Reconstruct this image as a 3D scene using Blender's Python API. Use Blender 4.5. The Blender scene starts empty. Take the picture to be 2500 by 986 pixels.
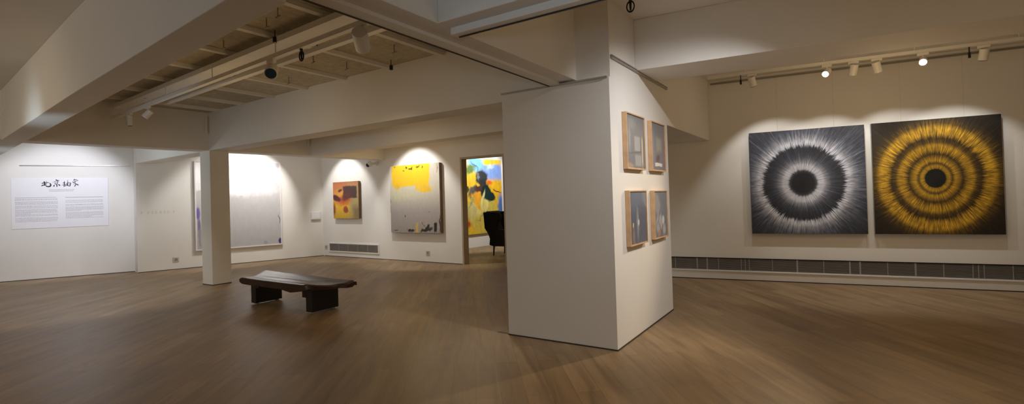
import bpy, bmesh, math, random
from mathutils import Vector, Matrix
C = bpy.context.scene.collection
sc = bpy.context.scene
PI = math.pi
random.seed(7)

# ------------------------------------------------------------------ camera
F_PX = 1211.0
cam_d = bpy.data.cameras.new('camera'); cam = bpy.data.objects.new('camera', cam_d); C.objects.link(cam)
cam_d.sensor_width = 36.0; cam_d.lens = F_PX / 2500 * 36.0
cam_d.shift_y = -(493.0 - 467.2) / 2500.0
cam_d.clip_start = 0.05; cam_d.clip_end = 100
R3 = Matrix(((0.8362469652795228, 0.032267802389288495, 0.5474027785732865),
             (0.5474994685942111, 0.006544255853313136, -0.8367804399030746),
             (-0.03058340971581242, 0.9994578338500791, -0.012193990563492602)))
cam.matrix_world = Matrix.Translation((0, 0, 1.5)) @ R3.to_4x4()
sc.camera = cam

# ------------------------------------------------------------------ world, exposure
w = bpy.data.worlds.new('world'); sc.world = w; w.use_nodes = True
w.node_tree.nodes['Background'].inputs[0].default_value = (0.55, 0.62, 0.75, 1)
w.node_tree.nodes['Background'].inputs[1].default_value = 0.3
sc.view_settings.view_transform = 'Standard'; sc.view_settings.look = 'None'
sc.view_settings.gamma = 1.0; sc.view_settings.use_curve_mapping = False
sc.view_settings.exposure = 0.0
sc.cycles.use_denoising = True
sc.cycles.max_bounces = 10; sc.cycles.diffuse_bounces = 6; sc.cycles.glossy_bounces = 3
sc.cycles.sample_clamp_indirect = 6.0
sc.cycles.blur_glossy = 1.0

WARM = (1.0, 0.78, 0.50); NEUT = (1.0, 0.965, 0.92); COOL = (0.86, 0.88, 1.0)

def area(name, loc, target, sx, sy, power, col):
    d = bpy.data.lights.new(name, 'AREA'); d.shape = 'RECTANGLE'; d.size = sx; d.size_y = sy
    d.energy = power; d.color = col
    o = bpy.data.objects.new(name, d); C.objects.link(o); o.location = loc
    o.rotation_euler = (Vector(target) - Vector(loc)).to_track_quat('-Z', 'Y').to_euler()
    return o

def spot(name, loc, target, power, half, blend=0.35, col=NEUT, radius=0.03):
    d = bpy.data.lights.new(name, 'SPOT'); d.energy = power; d.spot_size = 2 * math.radians(half)
    d.spot_blend = blend; d.color = col; d.shadow_soft_size = radius
    o = bpy.data.objects.new(name, d); C.objects.link(o); o.location = loc
    o.rotation_euler = (Vector(target) - Vector(loc)).to_track_quat('-Z', 'Y').to_euler()
    return o

def glow(name, loc, power, col, radius=0.35):
    d = bpy.data.lights.new(name, 'POINT'); d.energy = power; d.color = col; d.shadow_soft_size = radius
    o = bpy.data.objects.new(name, d); C.objects.link(o); o.location = loc
    return o

# added soft fill points in the bays, without any fittings
AMB = (1.0, 0.68, 0.33)
glow('bay_light', (-6.3, 3.3, 2.2), 8, AMB)
glow('bay_light', (-4.2, 3.2, 2.2), 4, AMB)
glow('bay_light', (-6.5, 6.0, 1.9), 8, AMB)
glow('bay_light', (-8.3, 7.9, 2.0), 6, (1.0, 0.62, 0.24))
glow('bay_light', (-12.2, 3.4, 2.3), 17, (0.80, 0.92, 1.0))
glow('bay_light', (-11.8, 6.8, 2.2), 9, NEUT)
glow('bay_light', (-6.5, -1.5, 1.9), 32, (1.0, 0.76, 0.50), 0.5)
glow('bay_light', (-12.5, -1.0, 1.9), 24, (1.0, 0.80, 0.54), 0.5)
glow('bay_light', (0.8, 3.6, 1.5), 16, AMB)
glow('bay_light', (1.2, 0.4, 2.4), 6, AMB)
glow('bay_light', (0.6, 7.4, 2.4), 17, AMB)

# added cool fill spots, no fittings, washing the faces of the far beams
spot('spot_lobby', (-7.6, 0.75, 1.9), (-7.9, 4.7, 3.1), 32, 37, 0.9, (0.70, 0.88, 1.0), 0.12)
spot('spot_lobby', (-11.9, 1.2, 1.9), (-11.3, 4.8, 2.4), 34, 38, 0.9, (0.68, 0.90, 1.0), 0.12)
spot('spot_lobby', (-0.5, 0.5, 2.0), (-1.3, 2.5, 3.15), 24, 36, 0.9, (0.70, 0.86, 1.0), 0.12)

# area lights added for assumed daylight, just inside the assumed windows behind the camera
area('window_daylight', (-4.5, -5.75, 1.3), (-4.5, 4, 1.6), 8.0, 1.8, 32, (0.80, 0.90, 1.0))
area('window_daylight', (-11.5, -5.75, 1.3), (-11.5, 4, 1.6), 3.4, 1.8, 10, (0.80, 0.90, 1.0))

# ------------------------------------------------------------------ materials
MATS = {}
def newmat(name):
    m = bpy.data.materials.new(name); m.use_nodes = True
    nt = m.node_tree; b = nt.nodes['Principled BSDF']
    MATS[name] = m
    return m, nt, b
def N(nt, typ, **kw):
    n = nt.nodes.new(typ)
    for k, v in kw.items(): setattr(n, k, v)
    return n
def L(nt, a, b): nt.links.new(a, b)
def math_n(nt, op, a, b=None, clamp=False):
    n = N(nt, 'ShaderNodeMath', operation=op); n.use_clamp = clamp
    for i, v in enumerate((a, b)):
        if v is None: continue
        if isinstance(v, (int, float)): n.inputs[i].default_value = v
        else: L(nt, v, n.inputs[i])
    return n.outputs[0]
def mix(nt, fac, a, b, mode='MIX'):
    n = N(nt, 'ShaderNodeMix', data_type='RGBA', blend_type=mode)
    for s, v in ((n.inputs[0], fac), (n.inputs[6], a), (n.inputs[7], b)):
        if isinstance(v, (int, float)): s.default_value = v
        elif isinstance(v, (tuple, list)): s.default_value = (*v[:3], 1)
        else: L(nt, v, s)
    return n.outputs[2]
def noise(nt, vec, scale, detail=3, rough=0.5, dist=0.0):
    n = N(nt, 'ShaderNodeTexNoise'); n.inputs['Scale'].default_value = scale
    n.inputs['Detail'].default_value = detail; n.inputs['Roughness'].default_value = rough
    n.inputs['Distortion'].default_value = dist
    if vec is not None: L(nt, vec, n.inputs['Vector'])
    return n
def ramp(nt, fac, stops, interp='LINEAR'):
    n = N(nt, 'ShaderNodeValToRGB'); cr = n.color_ramp; cr.interpolation = interp
    cr.elements.remove(cr.elements[1])
    for k_, (p, c) in enumerate(stops):
        if k_ == 0: e = cr.elements[0]; e.position = p
        else: e = cr.elements.new(p)
        e.color = (*c[:3], 1) if isinstance(c, (tuple, list)) else (c, c, c, 1)
    L(nt, fac, n.inputs[0]); return n.outputs[0]
def plain(name, col, rough=0.6, metal=0.0, var=0.06, scale=6, bump=0.0, bscale=60):
    m, nt, b = newmat(name)
    tc = N(nt, 'ShaderNodeTexCoord')
    n = noise(nt, tc.outputs['Object'], scale)
    hi = tuple(min(1, c * (1 + var)) for c in col); lo = tuple(c * (1 - var) for c in col)
    L(nt, ramp(nt, n.outputs[0], [(0.3, lo), (0.7, hi)]), b.inputs['Base Color'])
    b.inputs['Roughness'].default_value = rough; b.inputs['Metallic'].default_value = metal
    if bump:
        n2 = noise(nt, tc.outputs['Object'], bscale, 4)
        bp = N(nt, 'ShaderNodeBump'); bp.inputs['Strength'].default_value = bump; bp.inputs['Distance'].default_value = 0.01
        L(nt, n2.outputs[0], bp.inputs['Height']); L(nt, bp.outputs[0], b.inputs['Normal'])
    return m
plain('wall_paint', (0.80, 0.785, 0.75), 0.75, var=0.02, scale=1.5, bump=0.06, bscale=40)
plain('beam_paint', (0.80, 0.785, 0.75), 0.75, var=0.02, scale=1.5, bump=0.06, bscale=30)
plain('white_metal', (0.78, 0.77, 0.74), 0.4, var=0.02)
plain('grey_metal', (0.32, 0.31, 0.29), 0.4, 0.6, var=0.05)
plain('alu_rail', (0.42, 0.41, 0.39), 0.4, 0.5, var=0.05)
plain('black_metal', (0.015, 0.014, 0.013), 0.45, 0.3)
plain('dark_gap', (0.045, 0.038, 0.032), 0.8)
plain('grille_grey', (0.36, 0.34, 0.32), 0.5, 0.3)
plain('grille_back', (0.08, 0.075, 0.07), 0.9)
plain('plinth_paint', (0.70, 0.68, 0.64), 0.6, var=0.02)
plain('oak_frame', (0.62, 0.40, 0.22), 0.5, var=0.12, scale=9)
plain('brown_frame', (0.22, 0.13, 0.07), 0.5, var=0.15, scale=9)
plain('white_frame', (0.80, 0.76, 0.74), 0.4, var=0.03)
plain('black_frame', (0.03, 0.032, 0.04), 0.4)
plain('green_glass_edge', (0.20, 0.25, 0.23), 0.3)
plain('socket_plastic', (0.60, 0.58, 0.54), 0.4, var=0.02)
plain('socket_dark', (0.36, 0.33, 0.30), 0.5)
plain('black_fabric', (0.006, 0.0055, 0.0055), 0.9, var=0.3, scale=30, bump=0.15, bscale=200)
plain('black_lacquer', (0.010, 0.007, 0.006), 0.35, var=0.3, scale=8)
plain('brass_floor', (0.22, 0.14, 0.07), 0.4, 0.7)
plain('panel_white', (0.84, 0.84, 0.88), 0.5, var=0.01)
plain('ink', (0.02, 0.02, 0.03), 0.6)
plain('ink_grey', (0.50, 0.50, 0.56), 0.6, var=0.03)
plain('ink_mid', (0.36, 0.36, 0.42), 0.6, var=0.05)
plain('vinyl_beige', (0.62, 0.59, 0.54), 0.6, var=0.03)
plain('glass_blue', (0.02, 0.05, 0.09), 0.12)
plain('glass_frost', (0.60, 0.66, 0.74), 0.3, var=0.02)
plain('glide', (0.55, 0.53, 0.5), 0.4)

def dark_wood():
    m, nt, b = newmat('dark_wood')
    tc = N(nt, 'ShaderNodeTexCoord'); mp = N(nt, 'ShaderNodeMapping')
    mp.inputs['Scale'].default_value = (1.2, 9, 9); L(nt, tc.outputs['Object'], mp.inputs[0])
    n = noise(nt, mp.outputs[0], 4, 5, 0.6, 0.6)
    L(nt, ramp(nt, n.outputs[0], [(0.3, (0.014, 0.006, 0.004)), (0.7, (0.048, 0.018, 0.012))]), b.inputs['Base Color'])
    b.inputs['Roughness'].default_value = 0.30
    bp = N(nt, 'ShaderNodeBump'); bp.inputs['Strength'].default_value = 0.12; bp.inputs['Distance'].default_value = 0.01
    L(nt, n.outputs[0], bp.inputs['Height']); L(nt, bp.outputs[0], b.inputs['Normal'])
dark_wood()

def floor_mat():
    m, nt, b = newmat('oak_laminate')
    tc = N(nt, 'ShaderNodeTexCoord'); mp = N(nt, 'ShaderNodeMapping')
    mp.inputs['Rotation'].default_value = (0, 0, math.radians(-128)); L(nt, tc.outputs['Object'], mp.inputs[0])
    br = N(nt, 'ShaderNodeTexBrick'); br.offset = 0.37; br.offset_frequency = 2
    br.inputs['Scale'].default_value = 1.0
    br.inputs['Brick Width'].default_value = 1.25; br.inputs['Row Height'].default_value = 0.19
    br.inputs['Mortar Size'].default_value = 0.0025; br.inputs['Mortar Smooth'].default_value = 0.6
    br.inputs['Bias'].default_value = 0.0
    br.inputs['Color1'].default_value = (0, 0, 0, 1); br.inputs['Color2'].default_value = (1, 1, 1, 1)
    br.inputs['Mortar'].default_value = (0.5, 0.5, 0.5, 1)
    L(nt, mp.outputs[0], br.inputs['Vector'])
    mp2 = N(nt, 'ShaderNodeMapping'); mp2.inputs['Scale'].default_value = (0.55, 5.5, 1)
    L(nt, mp.outputs[0], mp2.inputs[0])
    g = noise(nt, mp2.outputs[0], 1.6, 6, 0.62, 0.8)
    g2 = noise(nt, mp.outputs[0], 0.8, 2)
    base = ramp(nt, br.outputs['Color'], [(0.0, (0.240, 0.162, 0.088)), (0.5, (0.268, 0.186, 0.104)), (1.0, (0.300, 0.212, 0.122))])
    grain = ramp(nt, g.outputs[0], [(0.30, (0.68, 0.66, 0.63)), (0.5, (1, 1, 1)), (0.72, (1.32, 1.30, 1.26))])
    c = mix(nt, 1.0, base, grain, 'MULTIPLY')
    big = ramp(nt, g2.outputs[0], [(0.3, (0.90, 0.90, 0.90)), (0.7, (1.08, 1.07, 1.06))])
    c = mix(nt, 1.0, c, big, 'MULTIPLY')
    c = mix(nt, math_n(nt, 'MULTIPLY', br.outputs['Fac'], 0.45), c, (0.07, 0.045, 0.028))
    L(nt, c, b.inputs['Base Color'])
    r = N(nt, 'ShaderNodeMapRange'); L(nt, g.outputs[0], r.inputs[0]); r.inputs[3].default_value = 0.38; r.inputs[4].default_value = 0.52
    b.inputs['Specular IOR Level'].default_value = 0.36
    L(nt, r.outputs[0], b.inputs['Roughness'])
    bp = N(nt, 'ShaderNodeBump'); bp.inputs['Strength'].default_value = 0.10; bp.inputs['Distance'].default_value = 0.01
    L(nt, g.outputs[0], bp.inputs['Height']); L(nt, bp.outputs[0], b.inputs['Normal'])
floor_mat()

def ceiling_mat(name, col):
    m, nt, b = newmat(name)
    tc = N(nt, 'ShaderNodeTexCoord')
    n = noise(nt, tc.outputs['Object'], 14, 6, 0.7); n2 = noise(nt, tc.outputs['Object'], 1.2, 2)
    lo = tuple(c * 0.72 for c in col)
    c1 = ramp(nt, n.outputs[0], [(0.35, lo), (0.65, col)])
    c2 = ramp(nt, n2.outputs[0], [(0.3, (0.82, 0.82, 0.80)), (0.7, (1.05, 1.05, 1.05))])
    L(nt, mix(nt, 1.0, c1, c2, 'MULTIPLY'), b.inputs['Base Color']); b.inputs['Roughness'].default_value = 0.9
    bp = N(nt, 'ShaderNodeBump'); bp.inputs['Strength'].default_value = 0.4; bp.inputs['Distance'].default_value = 0.01
    L(nt, n.outputs[0], bp.inputs['Height']); L(nt, bp.outputs[0], b.inputs['Normal'])
ceiling_mat('rough_ceiling', (0.66, 0.60, 0.48))

# ---- canvases: every shape of a painting is a distorted ellipse or box in the canvas' own 0..1 space
def canvas_mat(name, base, shapes, aspect=1.0, rough=0.5, brush=0.5, vgrad=None, texture=0.12):
    """shapes: (kind 'e'|'b', cx, cy, rx, ry, rot_deg, soft, color, distort level 0..2)"""
    m, nt, b = newmat(name)
    tc = N(nt, 'ShaderNodeTexCoord'); sp = N(nt, 'ShaderNodeSeparateXYZ'); L(nt, tc.outputs['Generated'], sp.inputs[0])
    cb = N(nt, 'ShaderNodeCombineXYZ'); L(nt, math_n(nt, 'MULTIPLY', sp.outputs[0], aspect), cb.inputs[0]); L(nt, sp.outputs[2], cb.inputs[1])
    P = [cb.outputs[0]]
    for sc_, amp in ((9, 0.045), (13, 0.085)):
        n = noise(nt, cb.outputs[0], sc_, 5, 0.62)
        v = N(nt, 'ShaderNodeVectorMath', operation='SUBTRACT'); L(nt, n.outputs['Color'], v.inputs[0]); v.inputs[1].default_value = (0.5, 0.5, 0.5)
        s = N(nt, 'ShaderNodeVectorMath', operation='SCALE'); L(nt, v.outputs[0], s.inputs[0]); s.inputs['Scale'].default_value = amp * 2
        a = N(nt, 'ShaderNodeVectorMath', operation='ADD'); L(nt, cb.outputs[0], a.inputs[0]); L(nt, s.outputs[0], a.inputs[1])
        mz = N(nt, 'ShaderNodeVectorMath', operation='MULTIPLY'); L(nt, a.outputs[0], mz.inputs[0]); mz.inputs[1].default_value = (1, 1, 0)
        P.append(mz.outputs[0])
    if vgrad: col = ramp(nt, sp.outputs[2], vgrad)
    else: col = mix(nt, 0.0, base, base)
    for kind, cx, cy, rx, ry, rot, soft, c, lev in shapes:
        mp = N(nt, 'ShaderNodeMapping', vector_type='TEXTURE')
        mp.inputs['Location'].default_value = (cx * aspect, cy, 0); mp.inputs['Rotation'].default_value = (0, 0, math.radians(rot))
        mp.inputs['Scale'].default_value = (rx * aspect, ry, 1); L(nt, P[lev], mp.inputs[0])
        if kind == 'e':
            ln = N(nt, 'ShaderNodeVectorMath', operation='LENGTH'); L(nt, mp.outputs[0], ln.inputs[0]); d = ln.outputs['Value']
        else:
            ab = N(nt, 'ShaderNodeVectorMath', operation='ABSOLUTE'); L(nt, mp.outputs[0], ab.inputs[0])
            s2 = N(nt, 'ShaderNodeSeparateXYZ'); L(nt, ab.outputs[0], s2.inputs[0]); d = math_n(nt, 'MAXIMUM', s2.outputs[0], s2.outputs[1])
        mr = N(nt, 'ShaderNodeMapRange', interpolation_type='SMOOTHSTEP'); L(nt, d, mr.inputs[0])
        mr.inputs[1].default_value = 1 + soft; mr.inputs[2].default_value = max(0.0, 1 - soft); mr.inputs[3].default_value = 0; mr.inputs[4].default_value = 1
        fac = mr.outputs[0]
        if len(c) == 4: fac = math_n(nt, 'MULTIPLY', fac, c[3])
        col = mix(nt, fac, col, c[:3])
    if texture:
        mp = N(nt, 'ShaderNodeMapping'); mp.inputs['Scale'].default_value = (6, 2.5, 1); mp.inputs['Rotation'].default_value = (0, 0, 0.3); L(nt, P[1], mp.inputs[0])
        n = noise(nt, mp.outputs[0], 4, 6, 0.65)
        col = mix(nt, 1.0, col, ramp(nt, n.outputs[0], [(0.3, 1 - texture), (0.7, 1 + texture)]), 'MULTIPLY')
    L(nt, col, b.inputs['Base Color']); b.inputs['Roughness'].default_value = rough
    n = noise(nt, tc.outputs['Object'], 30, 4)
    bp = N(nt, 'ShaderNodeBump'); bp.inputs['Strength'].default_value = 0.15 * brush; bp.inputs['Distance'].default_value = 0.01
    L(nt, n.outputs[0], bp.inputs['Height']); L(nt, bp.outputs[0], b.inputs['Normal'])
    return m

def burst_mat(name, cx, cy, stops, gain, tint_hi, tint_lo, disp=0.16, rmax=1.5, ray=0.08):
    m, nt, b = newmat(name)
    tc = N(nt, 'ShaderNodeTexCoord'); sp = N(nt, 'ShaderNodeSeparateXYZ'); L(nt, tc.outputs['Generated'], sp.inputs[0])
    x = math_n(nt, 'MULTIPLY', math_n(nt, 'SUBTRACT', sp.outputs[0], cx), 2.0)
    y = math_n(nt, 'MULTIPLY', math_n(nt, 'SUBTRACT', sp.outputs[2], cy), 2.0)
    r = math_n(nt, 'SQRT', math_n(nt, 'ADD', math_n(nt, 'MULTIPLY', x, x), math_n(nt, 'MULTIPLY', y, y)))
    th = math_n(nt, 'ARCTAN2', y, x)
    def streak(k, rk, det=3, off=0.0):
        cb = N(nt, 'ShaderNodeCombineXYZ')
        L(nt, math_n(nt, 'MULTIPLY', math_n(nt, 'COSINE', th), k), cb.inputs[0])
        L(nt, math_n(nt, 'MULTIPLY', math_n(nt, 'SINE', th), k), cb.inputs[1])
        L(nt, math_n(nt, 'ADD', math_n(nt, 'MULTIPLY', r, rk), off), cb.inputs[2])
        return noise(nt, cb.outputs[0], 1.0, det, 0.6).outputs[0]
    s1 = streak(24, 5.0); s2 = streak(44, 7.0, 3, 9.0); s3 = streak(30, 1.2, 2, 20.0)
    off = math_n(nt, 'MULTIPLY', math_n(nt, 'SUBTRACT', s2, 0.5), disp * 1.3)
    off1 = math_n(nt, 'MULTIPLY', math_n(nt, 'SUBTRACT', s1, 0.5), disp * 1.5)
    rr = math_n(nt, 'ADD', r, math_n(nt, 'MULTIPLY', math_n(nt, 'ADD', off, off1), math_n(nt, 'MINIMUM', math_n(nt, 'MULTIPLY', r, 1.6), 1.0)))
    prof = ramp(nt, math_n(nt, 'DIVIDE', rr, rmax, True), [(p / rmax, v) for p, v in stops])
    k2 = N(nt, 'ShaderNodeMapRange'); L(nt, s2, k2.inputs[0]); k2.inputs[1].default_value = 0.32; k2.inputs[2].default_value = 0.68; k2.inputs[3].default_value = 0.55; k2.inputs[4].default_value = 1.35
    k1 = N(nt, 'ShaderNodeMapRange'); L(nt, s1, k1.inputs[0]); k1.inputs[1].default_value = 0.35; k1.inputs[2].default_value = 0.65; k1.inputs[3].default_value = 0.8; k1.inputs[4].default_value = 1.15
    v = math_n(nt, 'MULTIPLY', math_n(nt, 'MULTIPLY', prof, k2.outputs[0]), k1.outputs[0])
    # sparse long thin rays
    k3 = N(nt, 'ShaderNodeMapRange'); L(nt, s3, k3.inputs[0]); k3.inputs[1].default_value = 0.62; k3.inputs[2].default_value = 0.72; k3.inputs[3].default_value = 0.0; k3.inputs[4].default_value = ray
    v = math_n(nt, 'ADD', v, math_n(nt, 'MULTIPLY', k3.outputs[0], math_n(nt, 'MULTIPLY', math_n(nt, 'GREATER_THAN', r, 0.27), 1.0)))
    s4 = streak(62, 4.0, 2, 31.0)
    k4 = N(nt, 'ShaderNodeMapRange'); L(nt, s4, k4.inputs[0]); k4.inputs[1].default_value = 0.36; k4.inputs[2].default_value = 0.64; k4.inputs[3].default_value = 0.6; k4.inputs[4].default_value = 1.35
    v = math_n(nt, 'MULTIPLY', math_n(nt, 'MULTIPLY', v, k4.outputs[0]), gain)
    # fine dark hairlines
    L(nt, ramp(nt, v, [(0.0, (0.004, 0.004, 0.005)), (0.12, tint_lo), (1.0, tint_hi)]), b.inputs['Base Color'])
    b.inputs['Roughness'].default_value = 0.55
    bp = N(nt, 'ShaderNodeBump'); bp.inputs['Strength'].default_value = 0.2; bp.inputs['Distance'].default_value = 0.01
    L(nt, s2, bp.inputs['Height']); L(nt, bp.outputs[0], b.inputs['Normal'])
    return m

# ------------------------------------------------------------------ mesh helpers
def add_box(bm, x0, x1, y0, y1, z0, z1, M=None):
    vs = [bm.verts.new(Vector(p) if M is None else M @ Vector(p)) for p in
          ((x0, y0, z0), (x1, y0, z0), (x1, y1, z0), (x0, y1, z0), (x0, y0, z1), (x1, y0, z1), (x1, y1, z1), (x0, y1, z1))]
    for f in ((0, 3, 2, 1), (4, 5, 6, 7), (0, 1, 5, 4), (1, 2, 6, 5), (2, 3, 7, 6), (3, 0, 4, 7)): bm.faces.new([vs[i] for i in f])
def add_prism(bm, pts, z0, z1):
    a = [bm.verts.new((*p, z0)) for p in pts]; b = [bm.verts.new((*p, z1)) for p in pts]; n = len(pts)
    bm.faces.new(a[::-1]); bm.faces.new(b)
    for i in range(n): bm.faces.new((a[i], a[(i + 1) % n], b[(i + 1) % n], b[i]))
def add_tube(bm, p0, p1, r0, r1=None, seg=16, cap=True):
    r1 = r0 if r1 is None else r1
    p0 = Vector(p0); p1 = Vector(p1); q = (p1 - p0).to_track_quat('Z', 'Y')
    A = [bm.verts.new(p0 + q @ Vector((r0 * math.cos(2 * PI * i / seg), r0 * math.sin(2 * PI * i / seg), 0))) for i in range(seg)]
    B = [bm.verts.new(p1 + q @ Vector((r1 * math.cos(2 * PI * i / seg), r1 * math.sin(2 * PI * i / seg), 0))) for i in range(seg)]
    for i in range(seg): bm.faces.new((A[i], A[(i + 1) % seg], B[(i + 1) % seg], B[i]))
    if cap: bm.faces.new(A[::-1]); bm.faces.new(B)
def add_torus(bm, c, R, r, axis='y', sx=1.0, sz=1.0, seg=24, rs=8):
    rings = []
    for i in range(seg):
        a = 2 * PI * i / seg; ring = []
        for j in range(rs):
            b = 2 * PI * j / rs; rad = R + r * math.cos(b)
            x, z, y = rad * math.cos(a) * sx, rad * math.sin(a) * sz, r * math.sin(b)
            v = (x, y, z) if axis == 'y' else (y, x, z)
            ring.append(bm.verts.new(Vector(c) + Vector(v)))
        rings.append(ring)
    for i in range(seg):
        for j in range(rs):
            bm.faces.new((rings[i][j], rings[(i + 1) % seg][j], rings[(i + 1) % seg][(j + 1) % rs], rings[i][(j + 1) % rs]))
def obj(name, bm, mat, parent=None, bevel=0.0, smooth=False):
    bmesh.ops.recalc_face_normals(bm, faces=bm.faces)
    me = bpy.data.meshes.new(name); bm.to_mesh(me); bm.free()
    me.materials.append(MATS[mat] if isinstance(mat, str) else mat)
    o = bpy.data.objects.new(name, me); C.objects.link(o)
    if parent is not None: o.parent = parent
    if smooth:
        for p in me.polygons: p.use_smooth = True
    if bevel:
        mo = o.modifiers.new('bevel', 'BEVEL'); mo.width = bevel; mo.segments = 2; mo.limit_method = 'ANGLE'
    return o
def BM(): return bmesh.new()
def thing(name, label, cat, loc=(0, 0, 0), rotz=0.0, group=None):
    o = bpy.data.objects.new(name, None); C.objects.link(o); o.empty_display_size = 0.1
    o.location = loc; o.rotation_euler = (0, 0, rotz); o['label'] = label; o['category'] = cat
    if group: o['group'] = group
    return o
def tag(o, label, cat, group=None):
    o['label'] = label; o['category'] = cat
    if group: o['group'] = group
    return o
def struct(name, bm, mat, label, cat, bevel=0.0):
    o = obj(name, bm, mat, None, bevel); o['kind'] = 'structure'; o['label'] = label; o['category'] = cat
    return o
def copy_tree(o, parent=None):
    c = o.copy(); C.objects.link(c)
    if parent is not None: c.parent = parent
    for ch in list(o.children): copy_tree(ch, c)
    return c

# ------------------------------------------------------------------ structure
ZL, ZR = 3.30, 3.40          # ceiling heights of left and right bays
XR = 4.6                     # right side wall
b = BM(); add_box(b, -20, XR + 0.2, -6.2, 17.2, -0.15, 0.0)
struct('floor', b, 'oak_laminate', 'brown oak laminate floor laid in diagonal planks', 'floor')

# left wall with the exhibition title (line through the measured floor points)
Lp = Vector((-15.229, 2.908)); Ld = (Vector((-14.125, 4.992)) - Lp).normalized(); Ln = Vector((-Ld.y, Ld.x))   # Ln points outwards (away from room)
L0 = Lp - Ld * 10.5; L1 = Vector((-14.125, 4.992))
b = BM(); add_prism(b, [tuple(L0), tuple(L1), tuple(L1 + Ln * 0.25), tuple(L0 + Ln * 0.25)], 0, ZL + 0.1)
struct('wall_left', b, 'wall_paint', 'white left wall carrying the exhibition title in black brush characters', 'wall')
Wp = Vector((-13.758, 4.914)); We = Vector((-12.343, 8.944)); Wd = (We - Wp).normalized(); Wn = Vector((Wd.y, -Wd.x))  # Wn points into the room
b = BM(); add_prism(b, [(-14.125, 4.992), tuple(Wp), tuple(We), (-12.34, 9.15), (-14.6, 9.15), (-14.36, 5.12)], 0, ZL + 0.1)
struct('wall_back_left', b, 'wall_paint', 'white wall behind the square column with the big pale painting', 'wall')
# back wall with doorway
def yw(x): return 8.93 - 0.0076 * (x + 12.2)
DX0, DX1, DZ = -7.18, -6.02, 2.42
b = BM()
add_prism(b, [(-12.6, yw(-12.6)), (DX0, yw(DX0)), (DX0, yw(DX0) + 0.16), (-12.6, yw(-12.6) + 0.16)], 0, ZL + 0.1)
add_prism(b, [(DX0, yw(DX0)), (DX1, yw(DX1)), (DX1, yw(DX1) + 0.16), (DX0, yw(DX0) + 0.16)], DZ, ZL + 0.1)
add_prism(b, [(DX1, yw(DX1)), (-2.9, yw(-2.9)), (-2.9, yw(-2.9) + 0.16), (DX1, yw(DX1) + 0.16)], 0, ZL + 0.1)
struct('wall_back', b, 'wall_paint', 'white far wall with two paintings and an open doorway', 'wall')
b = BM()
add_box(b, DX0 - 0.035, DX0 + 0.008, yw(DX0) - 0.012, yw(DX0) + 0.172, 0, DZ + 0.035)
add_box(b, DX1 - 0.008, DX1 + 0.035, yw(DX1) - 0.012, yw(DX1) + 0.172, 0, DZ + 0.035)
add_box(b, DX0 + 0.008, DX1 - 0.008, yw(DX0) - 0.012, yw(DX0) + 0.172, DZ - 0.008, DZ + 0.035)
plain('jamb_brown', (0.46, 0.37, 0.26), 0.6, var=0.05)
struct('door_1', b, 'jamb_brown', 'thin brown casing around the open doorway to the next room', 'doorway')
# right wall
Rp = Vector((-2.476, 8.943)); Rd = (Vector((2.098, 9.5)) - Rp).normalized(); Rn = Vector((Rd.y, -Rd.x))   # Rn into the room
R0 = Rp - Rd * 0.75; R1 = Rp + Rd * 7.3
b = BM(); add_prism(b, [tuple(R0), tuple(R1), tuple(R1 - Rn * 0.2), tuple(R0 - Rn * 0.2)], 0, ZR + 0.1)
struct('wall_right', b, 'wall_paint', 'white right wall behind the two radiating square paintings', 'wall')
b = BM(); add_box(b, XR, XR + 0.2, -6.2, 10.0, 0, ZR + 0.1)
struct('wall_side', b, 'wall_paint', 'white side wall beyond the right edge of the view', 'wall')
# wall behind the camera, with two assumed window openings
b = BM()
ZW0, ZW1 = 0.4, 2.2
xs = [-20, -13.3, -9.7, -8.6, -0.4, XR + 0.2]
for i in range(5):
    if i in (1, 3):
        add_box(b, xs[i], xs[i + 1], -6.2, -6.0, 0, ZW0); add_box(b, xs[i], xs[i + 1], -6.2, -6.0, ZW1, ZR + 0.1)
    else: add_box(b, xs[i], xs[i + 1], -6.2, -6.0, 0, ZR + 0.1)
struct('wall_front', b, 'wall_paint', 'white window wall behind the viewer', 'wall')
for k, (x0, x1) in enumerate(((-13.3, -9.7), (-8.6, -0.4))):  # assumed panes, added to go with the daylight area lights
    b = BM(); add_box(b, x0, x1, -6.12, -6.10, ZW0, ZW1)
    struct('window_%d' % (k + 1), b, 'glass_frost', 'frosted window pane behind the viewer', 'window')
# ceilings
b = BM(); add_prism(b, [(-10.2, 2.1), (-2.3, 1.42), (-2.3, 4.8), (-10.2, 4.95)], ZL, ZL + 0.15)
struct('ceiling', b, 'rough_ceiling', 'rough cream boarded ceiling over the bench bay', 'ceiling')
b = BM(); add_prism(b, [(-20, -6.2), (-2.3, -6.2), (-2.3, 1.42), (-10.2, 2.1), (-20, 2.9)], ZL, ZL + 0.15)
struct('ceiling', b, 'wall_paint', 'smooth white ceiling over the near left bay', 'ceiling')
b = BM(); add_prism(b, [(-20, 2.9), (-10.2, 2.1), (-10.2, 4.95), (-2.3, 4.8), (-2.3, 9.3), (-20, 9.3)], ZL, ZL + 0.15)
struct('ceiling', b, 'wall_paint', 'smooth white ceiling over the far left bays', 'ceiling')
b = BM(); add_box(b, -2.3, XR + 0.2, -6.2, 10.2, ZR, ZR + 0.15)
struct('ceiling', b, 'wall_paint', 'smooth white ceiling over the right-hand bays', 'ceiling')
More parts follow.
